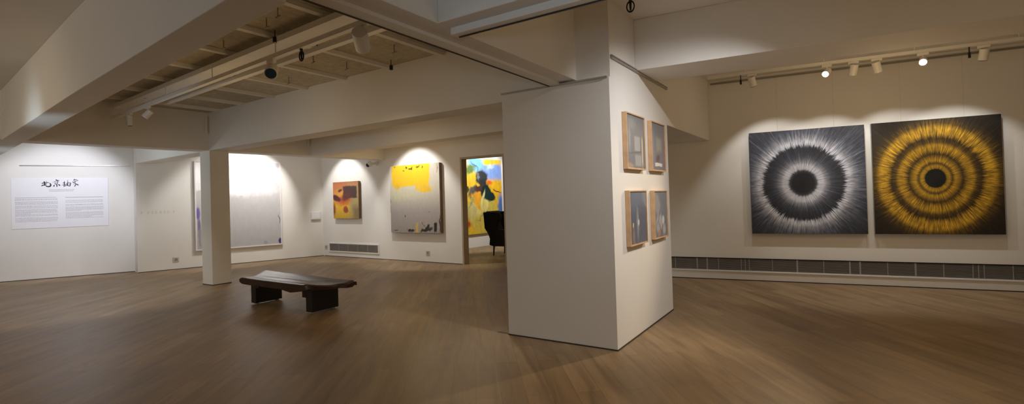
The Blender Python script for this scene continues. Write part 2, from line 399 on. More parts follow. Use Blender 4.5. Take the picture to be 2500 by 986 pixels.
# next room
b = BM(); Bp = Vector((-9.404, 11.763)); Bd = (Vector((-9.308, 12.912)) - Bp).normalized()
B0 = Bp - Bd * 2.75; B1 = Bp + Bd * 5.2
add_prism(b, [tuple(B0), tuple(B1), (B1.x - 0.2, B1.y), (B0.x - 0.2, B0.y)], 0, 3.2)
struct('wall_room_left', b, 'wall_paint', 'white wall of the next room behind the colourful figure painting', 'wall')
b = BM(); add_box(b, -9.6, -3.2, 16.9, 17.1, 0, 3.2)
struct('wall_room_back', b, 'wall_paint', 'far white wall of the next room', 'wall')
b = BM(); add_box(b, -3.4, -3.2, 9.05, 17.0, 0, 3.2)
struct('wall_room_right', b, 'wall_paint', 'right-hand white wall of the next room', 'wall')
b = BM(); add_box(b, -9.9, -3.2, 9.0, 17.1, 3.2, 3.32)
struct('ceiling', b, 'wall_paint', 'white ceiling of the next room', 'ceiling')

# beams
ZB = 2.57
def beam(pts, z0, z1, label, name='ceiling_beam', mat='beam_paint', bevel=0.006):
    b = BM(); add_prism(b, pts, z0, z1); return struct(name, b, mat, label, 'beam', bevel)
def xb(y): return -10.2 + (y - 2.0) * 0.0635
beam([(-9.7 - 0.02, 8.93), (xb(-6), -6), (xb(-6) - 0.36, -6), (-10.1, 8.93)], ZB + 0.006, ZL, 'white ceiling beam running over the square column towards the far wall')
A = [(-2.42, 1.33), (-5.66, 1.585), (-10.2, 1.99), (-15.6, 2.47)]
A_in = [(-15.2, 2.71), (-10.21, 2.25), (-5.5, 1.83), (-2.42, 1.56)]
beam(A + A_in, ZB, ZL, 'broad white ceiling beam crossing the top left corner of the view')
beam([(-13.8, 4.93), (-9.98, 4.76), (-3.0, 4.60), (-2.05, 4.60), (-2.05, 4.97), (-3.0, 4.97), (-9.98, 5.12), (-13.7, 5.29)], ZB + 0.003, ZL, 'long white ceiling beam from the square column to the big pillar')
beam([(-10.0, 6.85), (-3.05, 6.58), (-3.05, 6.90), (-10.0, 7.17)], ZB + 0.009, ZL, 'white ceiling beam nearer the far wall above the yellow painting')
beam([(-2.42, -6), (-2.16, -6), (-2.16, 4.57), (-2.42, 4.57)], 2.66, ZR, 'white ceiling beam running from overhead to the big pillar')
beam([(-2.16, 2.47), (XR, 2.47), (XR, 2.74), (-2.16, 2.74)], 2.66, ZR, 'white ceiling beam meeting the overhead beam at top centre')
beam([(-1.8, 5.28), (XR, 5.96), (XR, 6.64), (-1.8, 5.96)], 2.845, ZR, 'deep white ceiling beam crossing right of the pillar')
beam([(-3.05, 6.44), (-1.8, 6.44), (-1.8, 9.02), (-3.05, 8.87)], 2.37, ZR, 'low white beam from the pillar to the right wall')
# slim board under the overhead beam, its edge shadow added as a dark strip
b = BM(); add_box(b, -2.435, -2.33, -6, 4.53, 2.635, 2.659)
tr = struct('trim_1', b, 'beam_paint', 'slim white board under the overhead beam', 'trim')
b = BM(); add_box(b, -2.455, -2.4355, -5.9, 4.50, 2.632, 2.650)
tag(obj('hanging_rail', b, 'dark_gap'), 'thin dark rail along the lower edge of the overhead beam', 'rail')

# column and pillar
b = BM(); add_box(b, -10.36, -9.98, 4.765, 5.12, 0, ZB + 0.02)
struct('square_column', b, 'wall_paint', 'slim square white column left of the bench', 'column', 0.006)
b = BM()
add_box(b, -3.05, -1.8, 4.516, 6.44, 0, 2.64)
add_box(b, -2.16, -1.8, 4.545, 6.44, 2.64, ZR)
struct('big_pillar', b, 'wall_paint', 'massive white pillar hung with four small framed pictures', 'pillar')
b = BM(); add_box(b, -3.05, -1.815, 4.495, 4.5155, 2.628, 2.645)
tag(obj('hanging_rail', b, 'alu_rail'), 'thin grey rail across the shaded front of the big pillar', 'rail')
b = BM(); add_box(b, -1.7995, -1.777, 4.56, 6.45, 2.825, 2.838); add_box(b, -1.7995, -1.785, 4.56, 6.45, 2.838, 2.848); add_box(b, -1.7995, -1.777, 4.56, 6.45, 2.848, 2.858)
tag(obj('hanging_rail', b, 'alu_rail'), 'grey aluminium rail above the four framed pictures', 'rail')
b = BM()
Ra = Rp + Rd * 0.72
add_prism(b, [tuple(Ra + Rn * 0.001), tuple(R1 + Rn * 0.001), tuple(R1 + Rn * 0.03), tuple(Ra + Rn * 0.03)], 3.325, 3.35)
tag(obj('hanging_rail', b, 'grey_metal'), 'dark rail along the top of the right wall', 'rail')
# rail on the title wall
La = Lp + Ld * 0.35; Lb = Lp + Ld * 2.3
b = BM(); add_prism(b, [tuple(La - Ln * 0.001), tuple(Lb - Ln * 0.001), tuple(Lb - Ln * 0.025), tuple(La - Ln * 0.025)], 2.53, 2.548)
tag(obj('hanging_rail', b, 'alu_rail'), 'grey rail above the exhibition title', 'rail')

# dark gaps at the foot of walls
def foot(name, pts, label, depth=0.006, h=0.014, mat='dark_gap'):
    b = BM()
    for (p, q, nrm) in pts:
        p = Vector(p); q = Vector(q); nrm = Vector(nrm)
        add_prism(b, [tuple(p + nrm * 0.0005), tuple(q + nrm * 0.0005), tuple(q + nrm * depth), tuple(p + nrm * depth)], 0.0005, h)
    struct(name, b, mat, label, 'baseboard')
foot('baseboard_left', [(L0, L1, -Ln)], 'thin dark joint at the foot of the title wall')
foot('baseboard_back_left', [(Wp, We, Wn)], 'thin dark joint at the foot of the wall behind the column')
foot('baseboard_back', [((-12.3, yw(-12.3)), (DX0 - 0.036, yw(DX0)), (0, -1))], 'thin dark joint at the foot of the far wall')
foot('baseboard_pillar', [((-3.05, 4.516), (-1.8, 4.516), (0, -1)), ((-1.8, 4.51), (-1.8, 6.44), (1, 0))], 'thin dark joint around the foot of the big pillar', 0.008, 0.012)
foot('baseboard_column', [((-10.36, 4.765), (-9.98, 4.765), (0, -1)), ((-9.98, 4.76), (-9.98, 5.12), (1, 0))], 'thin dark joint around the foot of the square column')

# ceiling ribs of the bench bay
for k, x in enumerate((-3.05, -3.98, -4.92, -5.86, -6.79, -7.72, -8.65, -9.52)):
    b = BM(); add_box(b, x - 0.035, x + 0.035, 1.42 + (-2.42 - x) * 0.088, 4.75, ZL - 0.045, ZL - 0.0005)
    struct('ceiling_beam_rib', b, 'beam_paint', 'thin cream rib under the boarded ceiling of the bench bay', 'beam')

# right wall plinth and long grille
def rpt(s, d, z): p = Rp + Rd * s + Rn * d; return (p.x, p.y, z)
def rprism(b, s0, s1, d0, d1, z0, z1):
    add_prism(b, [tuple(Rp + Rd * s0 + Rn * d0), tuple(Rp + Rd * s1 + Rn * d0), tuple(Rp + Rd * s1 + Rn * d1), tuple(Rp + Rd * s0 + Rn * d1)], z0, z1)
b = BM(); rprism(b, -0.55, 7.2, 0.0005, 0.05, 0, 0.135); rprism(b, -0.55, 7.2, 0.0005, 0.062, 0.135, 0.158)
struct('baseboard_right', b, 'plinth_paint', 'white plinth with a small lip along the right wall', 'baseboard', 0.003)
foot('trim_2', [(Rp - Rd * 0.55 + Rn * 0.05, Rp + Rd * 7.2 + Rn * 0.05, Rn)], 'thin dark joint under the right wall plinth')
t = thing('ventilation_grille', 'very long grey louvred grille low on the right wall', 'grille', rpt(0, 0, 0.16), math.atan2(Rd.y, Rd.x))
# local: x along wall, -y into room
b = BM(); add_box(b, -0.5, 7.1, -0.006, -0.001, 0.0005, 0.205); obj('backing', b, 'grille_back', t)
b = BM(); add_box(b, -0.5, 7.1, -0.03, -0.006, 0.195, 0.206); obj('top_edge', b, 'black_metal', t)
mull = [-2.43, -2.07, -1.91, -1.73, -1.38, -1.32, -1.26, -0.92, -0.57, -0.21, 0.13, 0.26, 0.6, 0.93, 1.25, 1.57, 1.63, 1.69, 1.99, 2.3, 2.6, 2.9, 3.2, 3.5]
wide = {-2.07, -1.91, -0.57, 0.13, 0.26, 0.93}
ms = [((x + 2.476) / Rd.x, 0.011 if x in wide else 0.005) for x in mull]
for i, (s, hw) in enumerate(ms):
    b = BM(); add_box(b, s - hw, s + hw, -0.026, -0.006, 0.001, 0.1945); obj('mullion', b, 'alu_rail', t)
edges = [(-0.5, 0)] + ms + [(7.1, 0)]
for i in range(len(edges) - 1):
    x0 = edges[i][0] + edges[i][1] + 0.001; x1 = edges[i + 1][0] - edges[i + 1][1] - 0.001
    b = BM()
    for j in range(11):
        z = 0.008 + j * 0.0172; add_box(b, x0, x1, -0.022, -0.008, z, z + 0.006)
    obj('louvre_panel', b, 'grille_grey', t)

# far wall grille
def back_thing(name, label, cat, x, z, group=None): return thing(name, label, cat, (x, yw(x), z), -0.0076, group)
t = back_thing('ventilation_grille', 'short grey grille in the far wall below the orange painting', 'grille', -12.05, 0.16)
b = BM(); add_box(b, 0, 2.0, -0.004, -0.001, 0, 0.195); obj('backing', b, 'grille_back', t)
b = BM()
for (x0, x1, z0, z1) in ((-0.03, 2.03, -0.03, 0.0), (-0.03, 2.03, 0.195, 0.225), (-0.03, 0, 0, 0.195), (2.0, 2.03, 0, 0.195)): add_box(b, x0, x1, -0.02, -0.001, z0, z1)
obj('frame', b, 'white_metal', t, 0.002)
for i in range(5):
    b = BM()
    for j in range(10):
        z = 0.01 + j * 0.0185; add_box(b, i * 0.4 + 0.006, i * 0.4 + 0.394, -0.016, -0.006, z, z + 0.008)
    obj('louvre_panel', b, 'grille_grey', t)
for i in range(1, 5):
    b = BM(); add_box(b, i * 0.4 - 0.006, i * 0.4 + 0.006, -0.018, -0.004, 0, 0.195); obj('mullion', b, 'alu_rail', t)

# ------------------------------------------------------------------ paintings
def painting(name, label, loc, rotz, wdt, hgt, th, canvas, frame, fw=0.0, inset=0.0, gap=0.012, group=None, wires=None):
    """local x along the wall, -y out of the wall, z up; origin bottom-left at the wall"""
    t = thing(name, label, 'painting', loc, rotz, group)
    if fw:
        b = BM()
        for (x0, x1, z0, z1) in ((0, wdt, 0, fw), (0, wdt, hgt - fw, hgt), (0, fw, fw, hgt - fw), (wdt - fw, wdt, fw, hgt - fw)): add_box(b, x0, x1, -th, -gap, z0, z1)
        obj('frame', b, frame, t, 0.001)
        b = BM(); add_box(b, fw + 0.001, wdt - fw - 0.001, -th + inset, -gap - 0.002, fw + 0.001, hgt - fw - 0.001); obj('canvas', b, canvas, t)
    else:
        b = BM(); add_box(b, 0.0, wdt, -th + 0.006, -gap, 0.0, hgt); obj('stretcher', b, frame, t)
        b = BM(); add_box(b, 0.0, wdt, -th, -th + 0.0055, 0.0, hgt); obj('canvas', b, canvas, t)
    if wires:
        for x in wires:
            b = BM(); add_tube(b, (x, -0.008, hgt - 0.05), (x, -0.008, wires[x]), 0.0007, seg=6); obj('hanging_wire', b, 'alu_rail', t)
    return t

burst_mat('silver_burst', 0.475, 0.485,
          [(0.0, 0.008), (0.19, 0.015), (0.235, 0.08), (0.275, 0.55), (0.34, 0.56), (0.40, 0.26), (0.48, 0.10), (0.58, 0.045), (0.685, 0.03), (0.71, 0.12), (0.75, 0.46), (0.80, 0.47), (0.87, 0.24), (0.97, 0.11), (1.12, 0.055), (1.5, 0.012)],
          1.7, (0.74, 0.77, 0.88), (0.055, 0.064, 0.095), 0.10, 1.5, 0.07)
burst_mat('gold_burst', 0.50, 0.485,
          [(0.0, 0.0), (0.155, 0.0), (0.175, 0.35), (0.215, 0.50), (0.26, 0.14), (0.31, 0.50), (0.36, 0.32), (0.42, 0.10), (0.50, 0.40), (0.57, 0.46), (0.63, 0.15), (0.70, 0.10), (0.78, 0.45), (0.88, 0.50), (0.96, 0.16), (1.12, 0.04), (1.5, 0.01)],
          1.25, (0.95, 0.54, 0.03), (0.045, 0.026, 0.005), 0.07, 1.5, 0.04)
ra = math.atan2(Rd.y, Rd.x)
s1a = (Vector((-1.195, 9.1)) - Rp).dot(Rd)
ZT, ZP0 = 2.44, 0.785
painting('radiating_painting', 'square silver and black painting of a glowing eye-like ring', rpt(s1a, 0, ZP0), ra, 1.575, ZT - ZP0, 0.08, 'silver_burst', 'black_frame', wires={0.42: 2.535, 1.2: 2.535})
s2a = (Vector((0.455, 9.3)) - Rp).dot(Rd)
painting('radiating_painting', 'square gold and black painting of concentric radiating rings', rpt(s2a, 0, ZP0), ra, 1.47, ZT - ZP0 + 0.005, 0.08, 'gold_burst', 'green_glass_edge', wires={0.38: 2.535, 1.1: 2.535})

# large pale painting on the wall behind the column
wa = math.atan2(Wd.y, Wd.x)
def wpt(s, d, z): p = Wp + Wd * s + Wn * d; return (p.x, p.y, z)
canvas_mat('pale_canvas', (0.56, 0.55, 0.57), [
    ('b', 0.42, 0.86, 0.50, 0.19, 0, 0.06, (0.93, 0.92, 0.95), 1), ('e', 0.55, 0.70, 0.30, 0.10, 0, 0.25, (0.92, 0.91, 0.94), 2),  # white top: own paint plus painted-in lamp reflection
    ('e', 0.60, 0.66, 0.34, 0.06, 0, 0.6, (0.88, 0.87, 0.90, 0.8), 2),
    ('e', 0.70, 0.60, 0.14, 0.07, 0, 0.7, (0.62, 0.60, 0.63, 0.7), 2),
    ('e', 0.92, 0.90, 0.10, 0.05, 0, 0.2, (0.93, 0.92, 0.95), 1),
    ('e', 0.97, 0.97, 0.03, 0.03, 0, 0.6, (0.45, 0.46, 0.50), 1),
    ('e', 0.015, 0.41, 0.022, 0.07, 0, 0.3, (0.20, 0.16, 0.50), 0),
    ('e', 0.025, 0.27, 0.016, 0.08, 0, 0.4, (0.24, 0.22, 0.40), 0),
    ('b', 0.03, 0.13, 0.012, 0.10, 0, 0.4, (0.35, 0.34, 0.38), 1),
    ('e', 0.99, 0.035, 0.022, 0.035, 0, 0.3, (0.06, 0.05, 0.22), 0),
    ('e', 0.99, 0.30, 0.006, 0.05, 0, 0.4, (0.15, 0.13, 0.28), 1),
    ('e', 0.80, 0.02, 0.025, 0.028, 0, 0.4, (0.36, 0.38, 0.42), 1),
], 0.95, 0.35, texture=0.05, vgrad=[(0.0, (0.48, 0.48, 0.50)), (0.5, (0.56, 0.55, 0.56)), (0.7, (0.64, 0.62, 0.64)), (1.0, (0.7, 0.69, 0.7))])
sW0 = (Vector((-13.39, 6.01)) - Wp).dot(Wd); sW1 = (Vector((-12.76, 7.9)) - Wp).dot(Wd)
painting('large_pale_painting', 'large white and silver-grey abstract painting in a thin white frame, partly behind the column', wpt(sW0, 0, 0.415), wa, sW1 - sW0, 2.65 - 0.415, 0.065, 'pale_canvas', 'white_frame', fw=0.03, inset=0.012)

# orange painting on far wall
canvas_mat('orange_canvas', (0.5, 0.3, 0.05), [
    ('b', 0.85, 0.45, 0.2, 0.42, 0, 0.6, (0.42, 0.34, 0.14), 1),
    ('b', 0.95, 0.15, 0.16, 0.18, 0, 0.6, (0.27, 0.19, 0.08), 1),
    ('e', 0.30, 0.60, 0.18, 0.14, 0, 0.8, (0.75, 0.34, 0.05), 2),
    ('e', 0.45, 0.50, 0.26, 0.13, 10, 0.7, (0.60, 0.11, 0.03), 2),
    ('b', 0.68, 0.72, 0.27, 0.16, 0, 0.12, (0.060, 0.025, 0.022), 1),
    ('e', 0.55, 0.60, 0.2, 0.1, 20, 0.5, (0.11, 0.03, 0.02), 1),
    ('e', 0.13, 0.56, 0.19, 0.075, -15, 0.3, (0.10, 0.02, 0.025), 1),
    ('e', 0.29, 0.77, 0.09, 0.035, 15, 0.4, (0.10, 0.04, 0.03), 1),
    ('e', 0.03, 0.25, 0.06, 0.16, 0, 0.5, (0.28, 0.06, 0.02), 1),
    ('e', 0.50, 0.24, 0.11, 0.09, -25, 0.15, (0.42, 0.08, 0.015), 1),
    ('e', 0.50, 0.24, 0.06, 0.05, -25, 0.4, (0.26, 0.06, 0.03), 1),
], 1.05, 0.45, vgrad=[(0.0, (0.55, 0.33, 0.03)), (0.35, (0.80, 0.50, 0.02)), (0.48, (0.72, 0.30, 0.03)), (0.7, (0.62, 0.24, 0.06)), (1.0, (0.40, 0.13, 0.06))])
t = painting('orange_painting', 'small orange and yellow abstract painting with a dark block, left end of far wall', (-11.75, yw(-11.75), 1.065), -0.0076, 1.06, 1.005, 0.08, 'orange_canvas', 'brown_frame')

canvas_mat('yellow_canvas', (0.6, 0.58, 0.52), [
    ('e', 0.20, 0.55, 0.35, 0.07, 0, 0.8, (0.62, 0.60, 0.40, 0.7), 2),
    ('b', 0.43, 0.86, 0.385, 0.175, 0, 0.035, (0.86, 0.55, 0.015), 1),
    ('e', 0.15, 0.68, 0.05, 0.045, 0, 0.3, (0.80, 0.52, 0.03), 1),
    ('e', 0.72, 0.645, 0.14, 0.055, 0, 0.3, (0.80, 0.52, 0.03), 2),
    ('e', 0.58, 0.665, 0.05, 0.05, 0, 0.4, (0.78, 0.54, 0.06), 1),
    ('e', 0.45, 0.945, 0.05, 0.018, 20, 0.4, (0.10, 0.06, 0.03), 2),
    ('e', 0.60, 0.965, 0.04, 0.013, 10, 0.4, (0.12, 0.06, 0.03), 2),
    ('e', 0.35, 0.96, 0.018, 0.012, -30, 0.4, (0.10, 0.06, 0.03), 1),
    ('e', 0.29, 0.92, 0.015, 0.015, 0, 0.4, (0.25, 0.12, 0.03), 1),
    ('b', 0.675, 0.955, 0.008, 0.022, 0, 0.4, (0.10, 0.06, 0.03), 1),
    ('e', 0.11, 0.975, 0.012, 0.008, 0, 0.4, (0.10, 0.06, 0.03), 1),
    ('e', 0.305, 0.235, 0.010, 0.015, 0, 0.4, (0.08, 0.06, 0.05), 1),
    ('e', 0.80, 0.30, 0.010, 0.010, 0, 0.4, (0.12, 0.10, 0.08), 1),
    ('b', 0.545, 0.065, 0.024, 0.075, 0, 0.4, (0.66, 0.46, 0.10), 1),
    ('e', 0.42, 0.030, 0.075, 0.020, 5, 0.3, (0.03, 0.025, 0.02), 2),
    ('e', 0.73, 0.045, 0.12, 0.028, 12, 0.3, (0.03, 0.025, 0.02), 2),
    ('b', 0.765, 0.085, 0.022, 0.045, -10, 0.3, (0.03, 0.025, 0.02), 1),
    ('b', 0.905, 0.085, 0.032, 0.065, 0, 0.2, (0.025, 0.02, 0.02), 1),
    ('e', 0.68, 0.13, 0.04, 0.010, -30, 0.4, (0.08, 0.06, 0.05), 2),
    ('e', 0.10, 0.035, 0.05, 0.008, 0, 0.4, (0.06, 0.05, 0.04), 1),
    ('b', 0.995, 0.13, 0.012, 0.12, 0, 0.4, (0.07, 0.04, 0.03), 1),
    ('b', 0.965, 0.93, 0.006, 0.06, 0, 0.4, (0.30, 0.20, 0.12), 1),
    ('b', 0.0, 0.42, 0.006, 0.10, 0, 0.4, (0.04, 0.03, 0.03), 1),
], 1.0, 0.5, texture=0.06, vgrad=[(0.0, (0.36, 0.33, 0.30)), (0.3, (0.40, 0.37, 0.36)), (0.5, (0.52, 0.50, 0.44)), (0.65, (0.60, 0.58, 0.48)), (1.0, (0.60, 0.57, 0.50))])
painting('yellow_painting', 'large abstract painting with a yellow block over grey and black marks', (-9.44, yw(-9.44), 0.715), -0.0076, 1.66, 1.66, 0.10, 'yellow_canvas', 'brown_frame')

# figure painting in the next room
canvas_mat('figure_canvas', (0.80, 0.52, 0.03), [
    ('b', 0.02, 0.80, 0.10, 0.22, 0, 0.3, (0.85, 0.55, 0.02), 1),
    ('b', -0.01, 0.93, 0.05, 0.10, 0, 0.3, (0.50, 0.02, 0.02), 1),
    ('e', 0.42, 0.95, 0.24, 0.13, 0, 0.3, (0.20, 0.50, 0.72), 1),
    ('e', 0.80, 0.83, 0.30, 0.13, 0, 0.3, (0.22, 0.35, 0.75), 1),
    ('e', 0.75, 0.97, 0.22, 0.05, 0, 0.3, (0.80, 0.50, 0.03), 1),
    ('e', 0.20, 0.84, 0.16, 0.05, 20, 0.5, (0.13, 0.22, 0.05), 2),
    ('e', 0.83, 0.60, 0.26, 0.13, 0, 0.3, (0.80, 0.46, 0.02), 1),
    ('e', 0.68, 0.68, 0.07, 0.03, 0, 0.4, (0.75, 0.12, 0.03), 1),
    ('e', 0.10, 0.60, 0.10, 0.05, 0, 0.3, (0.04, 0.05, 0.04), 2),
    ('e', 0.30, 0.56, 0.13, 0.07, 30, 0.4, (0.10, 0.09, 0.08), 2),
    ('e', 0.98, 0.35, 0.09, 0.17, 0, 0.4, (0.10, 0.20, 0.55), 1),
    ('e', 0.04, 0.30, 0.09, 0.09, 0, 0.4, (0.08, 0.10, 0.45), 1),
    ('e', 0.48, 0.30, 0.34, 0.22, 20, 0.3, (0.62, 0.52, 0.10), 1),
    ('e', 0.60, 0.15, 0.32, 0.16, 0, 0.3, (0.66, 0.50, 0.08), 1),
    ('e', 0.30, 0.33, 0.12, 0.16, -30, 0.3, (0.60, 0.50, 0.18), 1),
    ('e', 0.45, 0.30, 0.10, 0.05, 40, 0.5, (0.72, 0.62, 0.20), 1),
    ('e', 0.60, 0.40, 0.05, 0.16, -5, 0.4, (0.75, 0.62, 0.20), 1),
    ('e', 0.40, 0.50, 0.10, 0.09, -40, 0.3, (0.82, 0.36, 0.02), 1),
    ('e', 0.10, 0.13, 0.12, 0.05, 0, 0.4, (0.50, 0.06, 0.01), 1),
    ('e', 0.05, 0.20, 0.14, 0.04, 0, 0.4, (0.72, 0.30, 0.02), 1),
    ('e', 0.50, 0.755, 0.135, 0.10, 0, 0.2, (0.035, 0.04, 0.045), 1), ('e', 0.53, 0.66, 0.08, 0.07, 0, 0.2, (0.02, 0.03, 0.03), 1),
    ('e', 0.47, 0.60, 0.14, 0.06, -20, 0.4, (0.07, 0.03, 0.03), 2),
    ('e', 0.60, 0.56, 0.12, 0.10, -10, 0.2, (0.008, 0.025, 0.022), 1),
    ('e', 0.70, 0.49, 0.13, 0.065, -15, 0.2, (0.008, 0.030, 0.025), 1),
    ('e', 0.42, 0.76, 0.03, 0.04, 0, 0.6, (0.22, 0.24, 0.25), 2), ('e', 0.36, 0.42, 0.05, 0.14, 35, 0.35, (0.80, 0.40, 0.02), 1), ('e', 0.52, 0.46, 0.02, 0.12, -20, 0.5, (0.72, 0.66, 0.30), 1), ('e', 0.50, 0.24, 0.16, 0.012, 35, 0.5, (0.30, 0.28, 0.08), 2), ('e', 0.25, 0.42, 0.14, 0.015, 60, 0.5, (0.35, 0.36, 0.16), 2), ('e', 0.72, 0.20, 0.012, 0.10, 10, 0.5, (0.25, 0.20, 0.05), 2), ('e', 0.35, 0.90, 0.10, 0.012, -40, 0.5, (0.06, 0.10, 0.16), 2), ('e', 0.72, 0.90, 0.10, 0.03, 20, 0.4, (0.45, 0.60, 0.80), 2),
    ('e', 0.88, 0.57, 0.10, 0.01, -20, 0.6, (0.10, 0.04, 0.02), 1),
], 0.75, 0.45, texture=0.18)
ba = math.atan2(Bd.y, Bd.x)
pb = Bp + Bd * (11.50 - Bp.y)
# faces +x : local -y must point to +x -> local x runs along -Bd ; origin at the far end
pfar = Bp + Bd * (13.46 - Bp.y)
painting('figure_painting', 'tall colourful painting of a dark seated figure, seen through the doorway', (pb.x, pb.y, 0.41), ba, 13.46 - 11.50, 2.32, 0.06, 'figure_canvas', 'brown_frame')

# four small framed pictures on the pillar
grey_cols = dict(
 a=[('b', 0.5, 0.5, 0.5, 0.5, 0, 0.2, (0.209, 0.217, 0.240), 1), ('e', 0.15, 0.55, 0.05, 0.2, 0, 0.7, (0.341, 0.357, 0.372), 2), ('b', 0.58, 0.47, 0.16, 0.14, 0, 0.15, (0.403, 0.403, 0.403), 0),
    ('b', 0.62, 0.15, 0.18, 0.11, 0, 0.25, (0.388, 0.388, 0.388), 1), ('b', 0.5, 0.30, 0.34, 0.012, 5, 0.6, (0.139, 0.139, 0.155), 0), ('b', 0.875, 0.33, 0.030, 0.26, 0, 0.35, (0.72, 0.60, 0.42), 0), ('e', 0.3, 0.85, 0.2, 0.1, 0, 0.7, (0.279, 0.295, 0.310), 2), ('e', 0.12, 0.04, 0.2, 0.05, 0, 0.5, (0.434, 0.310, 0.217), 1)],
 b=[('b', 0.55, 0.55, 0.2, 0.14, 0, 0.5, (0.341, 0.341, 0.295), 1), ('e', 0.45, 0.25, 0.16, 0.07, 15, 0.5, (0.155, 0.093, 0.109), 2), ('b', 0.48, 0.115, 0.27, 0.035, 0, 0.2, (0.775, 0.744, 0.744), 1), ('e', 0.9, 0.4, 0.1, 0.25, 0, 0.7, (0.295, 0.186, 0.202), 1), ('e', 0.1, 0.5, 0.1, 0.4, 0, 0.7, (0.264, 0.264, 0.341), 1)],
 c=[('b', 0.93, 0.90, 0.22, 0.14, -35, 0.15, (0.419, 0.434, 0.465), 0), ('b', 0.5, 0.95, 0.5, 0.25, 0, 0.9, (0.186, 0.217, 0.279), 1), ('e', 0.45, 0.4, 0.06, 0.28, 0, 0.6, (0.310, 0.310, 0.326), 2), ('e', 0.18, 0.36, 0.05, 0.03, 80, 0.25, (0.85, 0.62, 0.32), 0), ('e', 0.5, 0.40, 0.06, 0.05, 80, 0.5, (0.651, 0.666, 0.682), 1), ('e', 0.2, 0.15, 0.06, 0.18, 0, 0.6, (0.310, 0.217, 0.186), 2)],
 d=[('e', 0.2, 0.75, 0.35, 0.20, -40, 0.4, (0.341, 0.341, 0.357), 1), ('e', 0.35, 0.3, 0.25, 0.20, 20, 0.3, (0.419, 0.434, 0.465), 1), ('e', 0.68, 0.36, 0.09, 0.09, 0, 0.5, (0.651, 0.666, 0.682), 1), ('e', 0.75, 0.15, 0.12, 0.12, 0, 0.4, (0.465, 0.465, 0.512), 1), ('e', 0.35, 0.10, 0.12, 0.06, 30, 0.5, (0.465, 0.232, 0.186), 1), ('b', 0.35, 0.45, 0.02, 0.22, -40, 0.6, (0.155, 0.171, 0.202), 1), ('b', 0.45, 0.17, 0.02, 0.20, 40, 0.6, (0.248, 0.139, 0.139), 1)])
bases = dict(a=(0.202, 0.209, 0.232), b=(0.217, 0.209, 0.232), c=(0.132, 0.147, 0.194), d=(0.202, 0.225, 0.271))
for k in 'abcd': canvas_mat('grey_canvas_' + k, bases[k], grey_cols[k], 1.0, 0.35, texture=0.08)
labs = dict(a='small grey picture in a light oak frame, upper one nearest the pillar corner',
            b='small grey picture with a pale block at its bottom, upper one beside the far edge',
            c='small dark blue-grey picture with an orange dot, lower one nearest the pillar corner',
            d='small blue-grey picture of pale rounded shapes, lower one beside the far pillar edge')
for k, (y0, y1, z0, z1) in dict(a=(4.82, 5.39, 1.755, 2.335), b=(5.63, 6.165, 1.757, 2.335), c=(4.84, 5.38, 0.965, 1.535), d=(5.644, 6.165, 0.968, 1.53)).items():
    t = painting('framed_picture', labs[k], (-1.80, y0, z0), PI / 2, y1 - y0, z1 - z0, 0.052, 'grey_canvas_' + k, 'oak_frame', fw=0.014, inset=0.010, gap=0.002, group='four framed pictures on the pillar')
    b = BM(); g = 0.017
    W_, H_ = y1 - y0, z1 - z0
    for (x0, x1, a0, a1) in ((0.0145, W_ - 0.0145, H_ - 0.0185, H_ - 0.0145),): add_box(b, x0, x1, -0.0445, -0.0425, a0, a1)
    obj('shadow_gap_liner', b, 'black_frame', t)  # thin dark strip along the top inner edge of the frame

# ------------------------------------------------------------------ title panel
la = math.atan2(Ld.y, Ld.x)
s0 = (Vector((-15.134, 3.088)) - Lp).dot(Ld); s1 = (Vector((-14.349, 4.57)) - Lp).dot(Ld)
p0 = Lp + Ld * s0
t = thing('title_panel', 'white exhibition title panel with four black brush characters and two text columns', 'sign', (p0.x, p0.y, 1.135), la)
PW = s1 - s0; PH = 1.12
b = BM(); add_box(b, 0, PW, -0.008, -0.001, 0, PH); obj('panel', b, 'panel_white', t, 0.001)
def stroke(b, pts, ws, y=-0.0095):
    """tapered brush stroke through points, widths per point"""
    P = [Vector(p) for p in pts]; Lft = []; Rgt = []
    for i, p in enumerate(P):
        d = (P[min(i + 1, len(P) - 1)] - P[max(i - 1, 0)]).normalized(); n = Vector((-d.y, d.x))
        Lft.append(p + n * ws[i] / 2); Rgt.append(p - n * ws[i] / 2)
    a = [b.verts.new((q.x, y, q.y)) for q in Lft]; c = [b.verts.new((q.x, y, q.y)) for q in Rgt]
    for i in range(len(P) - 1): b.faces.new((a[i], a[i + 1], c[i + 1], c[i]))
# characters drawn in a unit cell (0..100), traced in panel coordinates
SX = 0.00118 * 0.72; SZ = 0.00118 * 0.68
# picture frame of the lettering crop: x 200..2010, y 240..610 -> panel
def chr_(strokes, name):
    b = BM()
    for pts, ws in strokes:
        q = []
        for (x, y) in pts: q.append((CX0 + (x - 200) * KX, CZ0 - (y - 240) * KZ))
        stroke(b, q, [w_ * KX * 1.4 for w_ in ws])
    return obj(name, b, 'ink', t)
sA = (Vector((-14.900, 3.528)) - Lp).dot(Ld) - s0; sB = (Vector((-14.599, 4.097)) - Lp).dot(Ld) - s0
CX0 = sA; KX = (sB - sA) / 1810.0; CZ0 = 2.232 - 1.135; KZ = 0.262 / (550.0)
CZ0 = 2.232 - 1.135 - 0.0
bei = [([(215, 440), (290, 425), (370, 400)], [20, 45, 30]), ([(205, 560), (260, 530), (340, 510)], [20, 50, 30]), ([(310, 335), (370, 390), (365, 480), (355, 545)], [12, 55, 50, 40]),
       ([(420, 410), (500, 400), (575, 410)], [15, 28, 20]), ([(445, 320), (450, 400), (410, 540), (450, 580), (540, 595), (620, 580), (655, 530), (640, 470), (600, 425)], [8, 20, 25, 45, 55, 60, 55, 45, 20])]
